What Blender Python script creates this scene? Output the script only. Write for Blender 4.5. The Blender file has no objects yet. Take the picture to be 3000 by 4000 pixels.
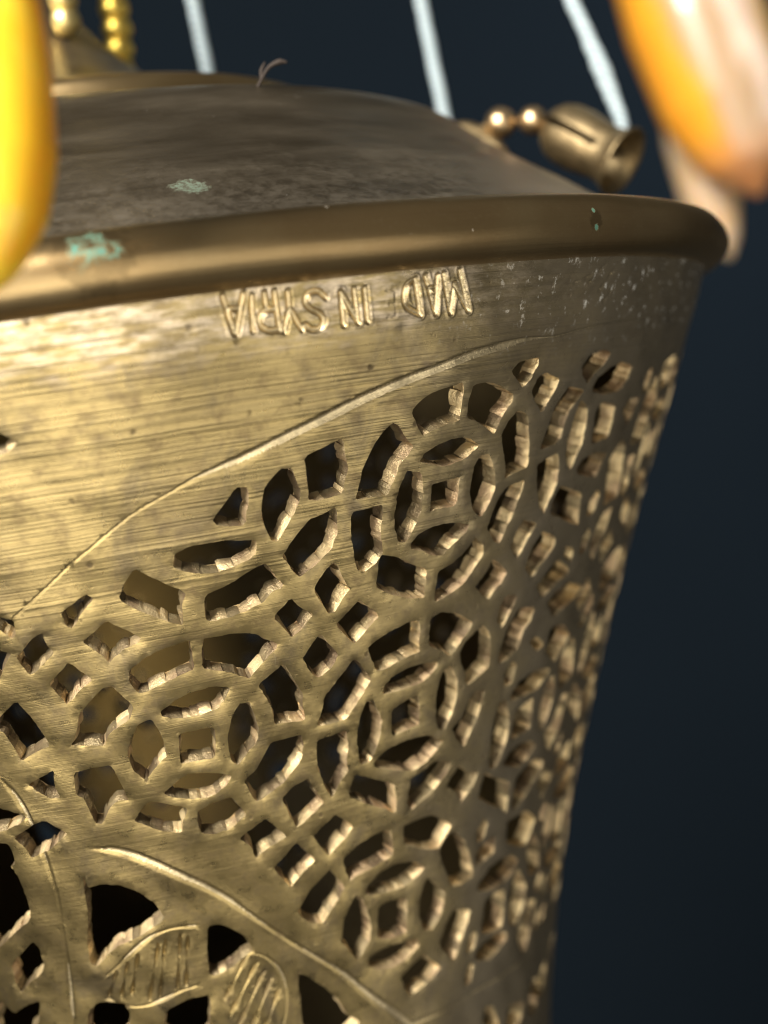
import bpy, bmesh, math, random
import numpy as np
from mathutils import Vector, Matrix
from mathutils.geometry import delaunay_2d_cdt
random.seed(7); rng = np.random.default_rng(7)
MM = 0.001
sc = bpy.context.scene
COL = sc.collection

# ------------------------------------------------------------------ camera
cam = bpy.data.cameras.new('camera'); camo = bpy.data.objects.new('camera', cam); COL.objects.link(camo)
CR = Vector((0.968864, -0.188638, -0.160368)); CU = Vector((0.170554, 0.038953, 0.984578)); CF = Vector((0.179482, 0.981274, -0.069913))
CP = Vector((0.0, -160.518, -13.398)) * MM
m = Matrix.Identity(4)
for i in range(3):
    m[i][0] = CR[i]; m[i][1] = CU[i]; m[i][2] = -CF[i]; m[i][3] = CP[i]
camo.matrix_world = m
cam.sensor_fit = 'VERTICAL'; cam.sensor_height = 36; cam.sensor_width = 27; cam.lens = 45
cam.clip_start = 0.005; cam.clip_end = 20
cam.dof.use_dof = True; cam.dof.focus_distance = 0.103; cam.dof.aperture_fstop = 18
sc.camera = camo

# ------------------------------------------------------------------ room light and added fills
w = bpy.data.worlds.new('World'); sc.world = w; w.use_nodes = True
bg = w.node_tree.nodes['Background']; bg.inputs[0].default_value = (1.0, 0.96, 0.90, 1); bg.inputs[1].default_value = 0.085
def area(name, loc, target, size, power, col, sy=None):
    l = bpy.data.lights.new(name, 'AREA'); l.size = size; l.energy = power; l.color = col
    if sy: l.shape = 'RECTANGLE'; l.size_y = sy
    o = bpy.data.objects.new(name, l); COL.objects.link(o); o.location = loc
    o.rotation_euler = (Vector(target) - Vector(loc)).to_track_quat('-Z', 'Y').to_euler()
    return o
area('window_light', (-0.42, -0.55, 0.40), (0, -0.05, -0.03), 0.30, 19.0, (1.0, 0.95, 0.87))
area('fill_light_low', (-0.24, -0.82, -0.32), (0, -0.05, -0.03), 0.80, 6.4, (1.0, 0.94, 0.82))  # unseen fill added low in front to brighten the body
area('fill_light_right', (0.42, -0.55, -0.42), (0, -0.02, -0.04), 0.45, 0.9, (1.0, 0.95, 0.85))  # unseen fill added to lift the centre and right of the lattice
area('wall_gradient_fill', (0.66, 0.42, 0.32), (0.56, 0.75, 0.20), 0.14, 1.2, (0.85, 0.93, 1.0))  # unseen light added to give the background its soft gradient

sp = bpy.data.lights.new('inner_glow_spot', 'SPOT'); sp.energy = 1.5; sp.color = (1.0, .84, .50); sp.spot_size = math.radians(15); sp.spot_blend = .6; sp.shadow_soft_size = .01  # spot added inside to make the back-wall patch glow through the holes
spo = bpy.data.objects.new('inner_glow_spot', sp); COL.objects.link(spo); spo.location = (0.004, 0.0, -0.112)
spo.rotation_euler = (Vector((-.007, .054, -.037)) - Vector(spo.location)).to_track_quat('-Z', 'Y').to_euler()
sc.view_settings.view_transform = 'Standard'; sc.view_settings.look = 'None'
sc.view_settings.exposure = 0.08; sc.view_settings.gamma = 1
sc.render.engine = 'CYCLES'
sc.cycles.use_denoising = True
sc.cycles.filter_width = 1.1
sc.cycles.max_bounces = 6; sc.cycles.sample_clamp_indirect = 6
sc.cycles.caustics_reflective = False; sc.cycles.caustics_refractive = False

# ------------------------------------------------------------------ material helpers
class NT:
    def __init__(s, name):
        s.m = bpy.data.materials.new(name); s.m.use_nodes = True
        s.t = s.m.node_tree; s.n = s.t.nodes; s.b = s.n['Principled BSDF']
    def new(s, typ, **kw):
        n = s.n.new(typ)
        for k, v in kw.items(): setattr(n, k, v)
        return n
    def put(s, sock, v):
        if hasattr(v, 'is_linked') or isinstance(v, bpy.types.NodeSocket): s.t.links.new(v, sock)
        else: sock.default_value = v
    def mapping(s, vec, scale=(1,1,1), loc=(0,0,0)):
        n = s.new('ShaderNodeMapping'); s.put(n.inputs['Vector'], vec); n.inputs['Scale'].default_value = scale; n.inputs['Location'].default_value = loc
        return n.outputs[0]
    def noise(s, vec, scale=1, detail=4, rough=.55, dist=0):
        n = s.new('ShaderNodeTexNoise'); s.put(n.inputs['Vector'], vec); n.inputs['Scale'].default_value = scale
        n.inputs['Detail'].default_value = detail; n.inputs['Roughness'].default_value = rough; n.inputs['Distortion'].default_value = dist
        return n.outputs['Fac']
    def ramp(s, fac, a, b, lo=0., hi=1.):
        n = s.new('ShaderNodeMapRange', clamp=True); s.put(n.inputs[0], fac)
        n.inputs[1].default_value = a; n.inputs[2].default_value = b; n.inputs[3].default_value = lo; n.inputs[4].default_value = hi
        return n.outputs[0]
    def math(s, op, a, b=0.):
        n = s.new('ShaderNodeMath', operation=op); s.put(n.inputs[0], a); s.put(n.inputs[1], b); return n.outputs[0]
    def mix(s, fac, a, b):
        n = s.new('ShaderNodeMix', data_type='RGBA'); s.put(n.inputs[0], fac)
        for i, v in ((6, a), (7, b)):
            s.put(n.inputs[i], (v + (1,) if isinstance(v, tuple) and len(v) == 3 else v))
        return n.outputs[2]
    def bump(s, h, strength, dist, normal=None):
        n = s.new('ShaderNodeBump'); s.put(n.inputs['Height'], h); n.inputs['Strength'].default_value = strength; n.inputs['Distance'].default_value = dist
        if normal is not None: s.put(n.inputs['Normal'], normal)
        return n.outputs[0]
    def spot(s, vec, p, r, nz, amt=.6):
        """1 inside an irregular blot round point p (mm)"""
        n = s.new('ShaderNodeVectorMath', operation='DISTANCE'); s.put(n.inputs[0], vec); n.inputs[1].default_value = p
        d = s.math('ADD', n.outputs['Value'], s.math('MULTIPLY', s.math('SUBTRACT', nz, .5), r*amt*4))
        return s.ramp(d, r*1.05, r*.75)
    def coat(s, **kw):
        for k, v in kw.items(): s.put(s.b.inputs[k.replace('_', ' ')], v)

def objvec(t):       # object coordinates in millimetres
    return t.mapping(t.new('ShaderNodeTexCoord').outputs['Object'], (1000, 1000, 1000))

def mat_brass_body():
    t = NT('brushed_brass')
    uv = t.new('ShaderNodeUVMap', uv_map='unrolled').outputs[0]      # (arc mm, height mm)
    rings = t.noise(t.mapping(uv, (.014, 3.0, 1)), 1, 5, .62)
    rings2 = t.noise(t.mapping(uv, (.005, 1.15, 1), (3, 7, 0)), 1, 3, .6)
    fine = t.noise(t.mapping(uv, (.10, 9, 1)), 1, 4, .6)
    s0 = t.new('ShaderNodeSeparateXYZ'); t.put(s0.inputs[0], uv); sy_ = s0.outputs[1]
    pat = t.noise(t.mapping(uv, (.10, .12, 1)), 1, 5, .62, .4)
    ringm = t.math('MULTIPLY', t.ramp(t.noise(t.mapping(uv, (.006, 1.5, 1), (9, 2, 0)), 1, 4, .65), .46, .62), t.math('MULTIPLY', t.ramp(pat, .38, .6, .2, 1), t.ramp(t.math('ADD', sy_, t.math('MULTIPLY', pat, 8)), -24, -10, .12, 1)))
    pat2 = t.noise(t.mapping(uv, (.55, .6, 1), (11, 3, 0)), 1, 5, .65)
    grain = t.noise(t.mapping(uv, (3.2, 3.2, 1)), 1, 3, .7)
    c = t.mix(t.ramp(pat, .36, .66), (.57, .43, .185), (.42, .315, .14))
    zl = t.ramp(t.math('ADD', sy_, t.math('MULTIPLY', pat, 8)), -24, -12, .16, 1)
    c = t.mix(t.math('MULTIPLY', zl, t.ramp(rings, .35, .75, 0, .45)), c, (.33, .265, .15))
    c = t.mix(t.math('MULTIPLY', ringm, .6), c, (.27, .21, .10))
    c = t.mix(t.ramp(pat2, .50, .68, 0, .75), c, (.24, .175, .09))
    # greyer, darker tone towards the right side of the body
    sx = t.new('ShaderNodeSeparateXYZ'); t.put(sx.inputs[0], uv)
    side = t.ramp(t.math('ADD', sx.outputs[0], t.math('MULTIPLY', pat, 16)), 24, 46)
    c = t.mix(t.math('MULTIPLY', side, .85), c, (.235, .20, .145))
    gm = t.noise(t.mapping(uv, (.16, .13, 1), (21, 8, 0)), 1, 6, .68, .6)
    c = t.mix(t.ramp(gm, .52, .66, 0, .6), c, (.20, .16, .105))
    # pits, dark specks, pale flecks
    vor = t.new('ShaderNodeTexVoronoi'); t.put(vor.inputs['Vector'], t.mapping(uv, (.42, .42, 1))); vor.inputs['Scale'].default_value = 1
    pits = t.math('MULTIPLY', t.ramp(vor.outputs['Distance'], .13, .06), t.ramp(pat2, .45, .55))
    c = t.mix(t.math('MULTIPLY', pits, .75), c, (.10, .075, .045))
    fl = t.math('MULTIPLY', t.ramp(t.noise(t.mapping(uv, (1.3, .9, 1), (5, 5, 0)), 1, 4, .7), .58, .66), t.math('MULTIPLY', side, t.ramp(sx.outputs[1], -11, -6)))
    c = t.mix(t.math('MULTIPLY', fl, .8), c, (.55, .55, .52))
    # bright worn band just under the rolled rim, warm stain
    band = t.math('MULTIPLY', t.ramp(t.math('ADD', sx.outputs[1], t.math('MULTIPLY', pat2, 5)), -5.0, -2.5), t.math('SUBTRACT', 1, side))
    c = t.mix(t.math('MULTIPLY', band, t.ramp(t.noise(t.mapping(uv, (.4, 1.2, 1)), 1, 5, .7), .42, .62, 0, .95)), c, (.78, .64, .46))
    scr = t.math('MULTIPLY', t.ramp(t.noise(t.mapping(uv, (2.2, .12, 1), (4, 1, 0)), 1, 3, .6), .70, .74), t.ramp(pat2, .50, .6))
    c = t.mix(t.math('MULTIPLY', scr, .45), c, (.62, .52, .33))
    rough = t.math('ADD', t.ramp(pat2, .3, .7, .24, .40), t.math('MULTIPLY', t.math('MAXIMUM', fl, pits), .3))
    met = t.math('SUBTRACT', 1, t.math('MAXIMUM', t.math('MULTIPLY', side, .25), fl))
    h = t.math('ADD', t.math('MULTIPLY', t.math('MULTIPLY', rings, .9), zl), t.math('ADD', t.math('ADD', t.math('MULTIPLY', t.math('MULTIPLY', rings2, .8), zl), t.math('MULTIPLY', ringm, .35)), t.math('ADD', t.math('MULTIPLY', fine, .18), t.math('ADD', t.math('MULTIPLY', pat2, .35), t.math('MULTIPLY', grain, .12)))))
    h = t.math('SUBTRACT', h, t.math('MULTIPLY', pits, .5))
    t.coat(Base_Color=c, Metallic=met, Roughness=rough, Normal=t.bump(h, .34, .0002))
    return t.m

def mat_cut(name='saw_cut_brass', k=1.0):
    t = NT(name); v = objvec(t)
    a = t.noise(v, .9, 4, .6); b = t.noise(v, 5, 4, .7); d = t.noise(v, .35, 3, .6)
    c = t.mix(t.ramp(a, .35, .65), (.84*k, .66*k, .36*k), (.74*k, .56*k, .30*k))
    c = t.mix(t.ramp(d, .44, .62, 0, .8), c, (.42*k, .28*k, .165*k))
    c = t.mix(t.ramp(b, .6, .75, 0, .35), c, (.84*k, .72*k, .47*k))
    t.coat(Base_Color=c, Metallic=.62, Roughness=t.ramp(b, .3, .7, .30, .48), Normal=t.bump(t.math('ADD', b, t.math('MULTIPLY', a, .8)), .6, .00022))
    return t.m

def mat_inside():
    t = NT('dull_brass_inside'); v = objvec(t)
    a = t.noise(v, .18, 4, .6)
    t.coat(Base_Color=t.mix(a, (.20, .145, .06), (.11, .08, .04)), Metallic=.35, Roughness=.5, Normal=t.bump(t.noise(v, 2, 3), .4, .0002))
    return t.m

def mat_rim():
    t = NT('rolled_brass_rim'); v = objvec(t)
    uv = t.new('ShaderNodeUVMap', uv_map='unrolled').outputs[0]
    a = t.noise(t.mapping(uv, (.05, .6, 1)), 1, 4, .6); g = t.noise(v, 2.6, 4, .7); l = t.noise(t.mapping(uv, (.03, 4, 1)), 1, 3, .6)
    big = t.noise(v, .11, 3, .6)
    c = t.mix(t.ramp(a, .35, .68), (.36, .25, .115), (.25, .17, .08))
    c = t.mix(t.ramp(big, .40, .62, 0, .6), c, (.38, .28, .14))
    c = t.mix(t.ramp(g, .56, .74, 0, .2), c, (.55, .43, .25))
    nz = t.noise(v, .9, 5, .75)
    s1 = t.math('MAXIMUM', t.spot(v, (-.7, -72.3, 1.3), 1.5, nz, .5), t.math('MAXIMUM', t.spot(v, (-1.5, -72.5, .3), .7, nz, .6), t.spot(v, (.7, -72.4, .9), .7, nz, .6)))
    s1 = t.math('MULTIPLY', s1, t.ramp(t.noise(v, 1.3, 5, .75), .44, .60))
    s2 = t.math('MAXIMUM', t.spot(v, (39.4, -60.9, -.7), .42, nz, .5), t.spot(v, (39.3, -60.95, .75), .25, nz, .3))
    gr = t.math('MAXIMUM', s1, t.math('MULTIPLY', s2, .8))
    halo = t.math('MAXIMUM', t.spot(v, (-.6, -72.3, 1.0), 3.0, nz, .5), t.spot(v, (39.4, -60.9, -.3), 1.0, nz, .5))
    c = t.mix(t.math('MULTIPLY', halo, .55), c, (.12, .085, .04))
    c = t.mix(gr, c, t.mix(t.noise(v, 3, 3), (.02, .14, .095), (.08, .26, .21)))
    fl = t.ramp(t.noise(v, 1.15, 3, .6), .755, .78)
    c = t.mix(t.math('MULTIPLY', fl, .8), c, (.62, .58, .50))
    d = t.math('MAXIMUM', gr, fl)
    t.coat(Base_Color=c, Metallic=t.math('SUBTRACT', .95, t.math('MULTIPLY', d, .9)), Roughness=t.math('ADD', t.ramp(a, .35, .7, .30, .40), t.math('MULTIPLY', d, .35)),
           Normal=t.bump(t.math('ADD', t.math('MULTIPLY', g, .3), t.math('MULTIPLY', l, .5)), .28, .00015))
    return t.m

def mat_lid():
    t = NT('tarnished_brown_brass'); v = objvec(t)
    uv = t.new('ShaderNodeUVMap', uv_map='unrolled').outputs[0]
    a = t.noise(t.mapping(uv, (.045, .22, 1)), 1, 5, .62, .3); str_ = t.noise(t.mapping(uv, (.10, 1.6, 1)), 1, 5, .65)
    g = t.noise(v, 3, 4, .75); nz = t.noise(v, .8, 5, .75)
    c = t.mix(t.ramp(a, .34, .68), (.165, .13, .082), (.26, .215, .15))
    c = t.mix(t.ramp(nz, .48, .75, 0, .22), c, (.22, .19, .145))
    sx = t.new('ShaderNodeSeparateXYZ'); t.put(sx.inputs[0], v)
    low = t.math('MULTIPLY', t.ramp(t.math('ADD', sx.outputs[2], t.math('MULTIPLY', t.noise(v, .25, 5, .7), -12)), 4.5, -2.5), t.ramp(nz, .34, .60))
    c = t.mix(t.math('MULTIPLY', low, .25), c, (.27, .245, .21))
    s = t.math('MAXIMUM', t.spot(v, (7.6, -59.2, 7.2), 1.5, nz, .6), t.spot(v, (-4.0, -56, 10.0), .45, nz, .5))
    s = t.math('MULTIPLY', s, t.ramp(g, .40, .55, .3, 1))
    c = t.mix(t.math('MULTIPLY', s, .55), c, (.11, .22, .17))
    fl = t.math('MULTIPLY', t.ramp(t.noise(v, .9, 4, .7), .70, .76), .6)
    c = t.mix(fl, c, (.42, .40, .37))
    d = t.math('MAXIMUM', t.math('MULTIPLY', low, .3), t.math('MAXIMUM', s, fl))
    t.coat(Base_Color=c, Metallic=t.math('SUBTRACT', .92, t.math('MULTIPLY', d, .5)), Roughness=t.math('ADD', t.ramp(a, .3, .7, .30, .44), t.math('MULTIPLY', d, .25)),
           Normal=t.bump(t.math('ADD', t.math('MULTIPLY', g, .5), t.math('MULTIPLY', str_, .35)), .25, .00016))
    return t.m

def mat_small_brass(name='small_brass', base=(.52, .40, .21), rough=.33):
    t = NT(name); v = objvec(t); a = t.noise(v, .8, 4, .6); g = t.noise(v, 4, 3, .7)
    c = t.mix(t.ramp(a, .4, .65), base, tuple(x*.6 for x in base))
    t.coat(Base_Color=c, Metallic=.95, Roughness=t.ramp(g, .3, .7, rough-.06, rough+.1), Normal=t.bump(g, .3, .00015))
    return t.m

def mat_cord():
    t = NT('white_cotton_cord'); v = objvec(t)
    wv = t.new('ShaderNodeTexWave', wave_type='BANDS', bands_direction='DIAGONAL'); t.put(wv.inputs['Vector'], v); wv.inputs['Scale'].default_value = .55; wv.inputs['Distortion'].default_value = 1.5
    c = t.mix(wv.outputs['Fac'], (.46, .50, .51), (.28, .33, .35))
    t.coat(Base_Color=c, Roughness=.75, Normal=t.bump(wv.outputs['Fac'], .6, .0004)); t.b.inputs['Subsurface Weight'].default_value = .15
    return t.m

def mat_drop(name, bands, scale, seed, sss=.5):
    t = NT(name); v = objvec(t)
    n = t.noise(t.mapping(v, (1, 1, .35), (seed, 0, 0)), scale, 3, .5, .6)
    r = t.new('ShaderNodeValToRGB'); t.put(r.inputs[0], n)
    e = r.color_ramp.elements
    while len(e) < len(bands): e.new(.5)
    for i, (p, c) in enumerate(bands): e[i].position = p; e[i].color = c + (1,)
    t.coat(Base_Color=r.outputs[0], Roughness=.30, Subsurface_Weight=sss, Subsurface_Scale=.004)
    t.b.inputs['Subsurface Radius'].default_value = (1, .55, .2); t.b.inputs['Coat Weight'].default_value = .25
    t.b.inputs['Transmission Weight'].default_value = .25
    return t.m

def mat_agate(name, c0, right, half, ztip, bands, tip):
    """lengthwise bands across the stone, a redder tip"""
    t = NT(name); v = objvec(t)
    n = t.new('ShaderNodeVectorMath', operation='SUBTRACT'); t.put(n.inputs[0], v); n.inputs[1].default_value = c0
    d = t.new('ShaderNodeVectorMath', operation='DOT_PRODUCT'); t.put(d.inputs[0], n.outputs[0]); d.inputs[1].default_value = right
    wob = t.math('MULTIPLY', t.math('SUBTRACT', t.noise(t.mapping(v, (1, 1, .4)), .12, 3, .5), .5), half*.7)
    f = t.ramp(t.math('ADD', d.outputs['Value'], wob), -half, half)
    r = t.new('ShaderNodeValToRGB'); t.put(r.inputs[0], f); e = r.color_ramp.elements
    while len(e) < len(bands): e.new(.5)
    for i, (p, c) in enumerate(bands): e[i].position = p; e[i].color = c + (1,)
    sx = t.new('ShaderNodeSeparateXYZ'); t.put(sx.inputs[0], v)
    c = t.mix(t.ramp(t.math('ADD', sx.outputs[2], wob), ztip+17, ztip+2), r.outputs[0], tip)
    t.coat(Base_Color=c, Roughness=.28, Subsurface_Weight=.5, Subsurface_Scale=.004)
    t.b.inputs['Subsurface Radius'].default_value = (1, .5, .2); t.b.inputs['Coat Weight'].default_value = .3
    return t.m

def mat_wall():
    t = NT('navy_wall'); v = t.new('ShaderNodeTexCoord').outputs['Object']
    n = t.noise(v, 6, 5, .6)
    t.coat(Base_Color=t.mix(n, (.0064, .0112, .0170), (.0076, .0128, .0188)), Roughness=.9, Normal=t.bump(t.noise(v, 300, 3), .3, .0005)); t.b.inputs['Specular IOR Level'].default_value = .08
    return t.m

M_BODY, M_CUT, M_IN, M_RIM, M_LID = mat_brass_body(), mat_cut(), mat_inside(), mat_rim(), mat_lid()
M_OLD = mat_cut('oxidised_cut_brass', .4); M_ENG = mat_small_brass('engraved_bright_brass', (.86, .70, .42), .32); M_SMALL = mat_small_brass('small_brass', (.30, .225, .12), .46); M_CORD = mat_cord(); M_WALL = mat_wall()
M_GOLD = mat_small_brass('gold_bead', (.90, .64, .13), .34); M_SILV = mat_small_brass('pale_gold_bead', (.90, .72, .30), .38)

# ------------------------------------------------------------------ object helpers
def tag(o, label=None, cat=None, group=None, kind=None):
    for k, v in (('label', label), ('category', cat), ('group', group), ('kind', kind)):
        if v: o[k] = v
    return o
def empty(name, loc):
    o = bpy.data.objects.new(name, None); COL.objects.link(o); o.location = loc; o.empty_display_size = .01; return o
def mesh_obj(name, verts, faces, mats, parent=None, smooth=True, fm=None, uv=None):
    me = bpy.data.meshes.new(name); me.from_pydata([tuple(v) for v in verts], [], faces)
    for m_ in (mats if isinstance(mats, (list, tuple)) else [mats]): me.materials.append(m_)
    if fm is not None: me.polygons.foreach_set('material_index', np.asarray(fm, dtype=np.int32))
    s = np.ones(len(faces), dtype=bool) if smooth is True else np.asarray(smooth, dtype=bool) if smooth is not False else np.zeros(len(faces), dtype=bool)
    me.polygons.foreach_set('use_smooth', s)
    if uv is not None:
        l = me.uv_layers.new(name='unrolled'); li = np.zeros(len(me.loops), dtype=np.int32); me.loops.foreach_get('vertex_index', li)
        l.data.foreach_set('uv', np.asarray(uv, dtype=np.float32)[li].ravel())
    me.update()
    o = bpy.data.objects.new(name, me); COL.objects.link(o)
    if parent is not None:
        o.parent = parent; o.matrix_parent_inverse = Matrix.Translation(-parent.location)
    return o
def lathe(name, prof, mat, parent, n=256, wob=None, center=(0, 0)):
    """revolve (r,z) mm pairs"""
    vs, fs, uv = [], [], []; L = 0; k = len(prof)
    S = [0]
    for i in range(1, k): S.append(S[-1] + math.hypot(prof[i][0]-prof[i-1][0], prof[i][1]-prof[i-1][1]))
    for j in range(n + 1):
        th = -math.pi + 2*math.pi*j/n
        for i, (r, z) in enumerate(prof):
            dr = wob(th, r, z) if wob else 0
            vs.append(((center[0] + (r+dr)*math.sin(th))*MM, (center[1] - (r+dr)*math.cos(th))*MM, z*MM)); uv.append((th*60, S[i]))
    for j in range(n):
        for i in range(k-1):
            a = j*k+i; fs.append((a, a+k, a+k+1, a+1))
    return mesh_obj(name, vs, fs, mat, parent, uv=uv)
def smooth_prof(pts, per=8):
    y = np.array(pts, float); mm_ = np.gradient(y, axis=0); out = []
    for i in range(len(y)-1):
        for s in np.linspace(0, 1, per, endpoint=False):
            out.append((2*s**3-3*s**2+1)*y[i] + (s**3-2*s**2+s)*mm_[i] + (-2*s**3+3*s**2)*y[i+1] + (s**3-s**2)*mm_[i+1])
    out.append(y[-1]); return [tuple(p) for p in out]
def tube(name, pts, rad, mat, parent=None, n=16, per=10, wob=0):
    P = np.array(smooth_prof(pts, per)); k = len(P)
    R = np.interp(np.linspace(0, 1, k), np.linspace(0, 1, len(rad)), rad) if isinstance(rad, (list, tuple)) else np.full(k, rad)
    T = np.gradient(P, axis=0); T /= np.linalg.norm(T, axis=1)[:, None]
    up = np.array([0.3, 1, 0.2]); vs, fs = [], []
    for i in range(k):
        a = np.cross(T[i], up); a /= np.linalg.norm(a); b = np.cross(T[i], a)
        for j in range(n):
            t = 2*math.pi*j/n; r = R[i]*(1 + wob*math.sin(3*t + i*.9))
            vs.append((P[i] + (a*math.cos(t) + b*math.sin(t))*r)*MM)
    for i in range(k-1):
        for j in range(n): fs.append((i*n+j, i*n+(j+1) % n, (i+1)*n+(j+1) % n, (i+1)*n+j))
    fs.append(tuple(range(n))[::-1]); fs.append(tuple((k-1)*n+j for j in range(n)))
    return mesh_obj(name, vs, fs, mat, parent)

# ------------------------------------------------------------------ background
wv = []; nx, nz = 24, 24
for i in range(nx+1):
    for j in range(nz+1): wv.append((-2.0+4.0*i/nx + .25, .75 + .002*math.sin(i*1.7+j), -1.8+3.6*j/nz))
tag(mesh_obj('background_wall', wv, [(i*(nz+1)+j, (i+1)*(nz+1)+j, (i+1)*(nz+1)+j+1, i*(nz+1)+j+1) for i in range(nx) for j in range(nz)], M_WALL), kind='structure')

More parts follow.
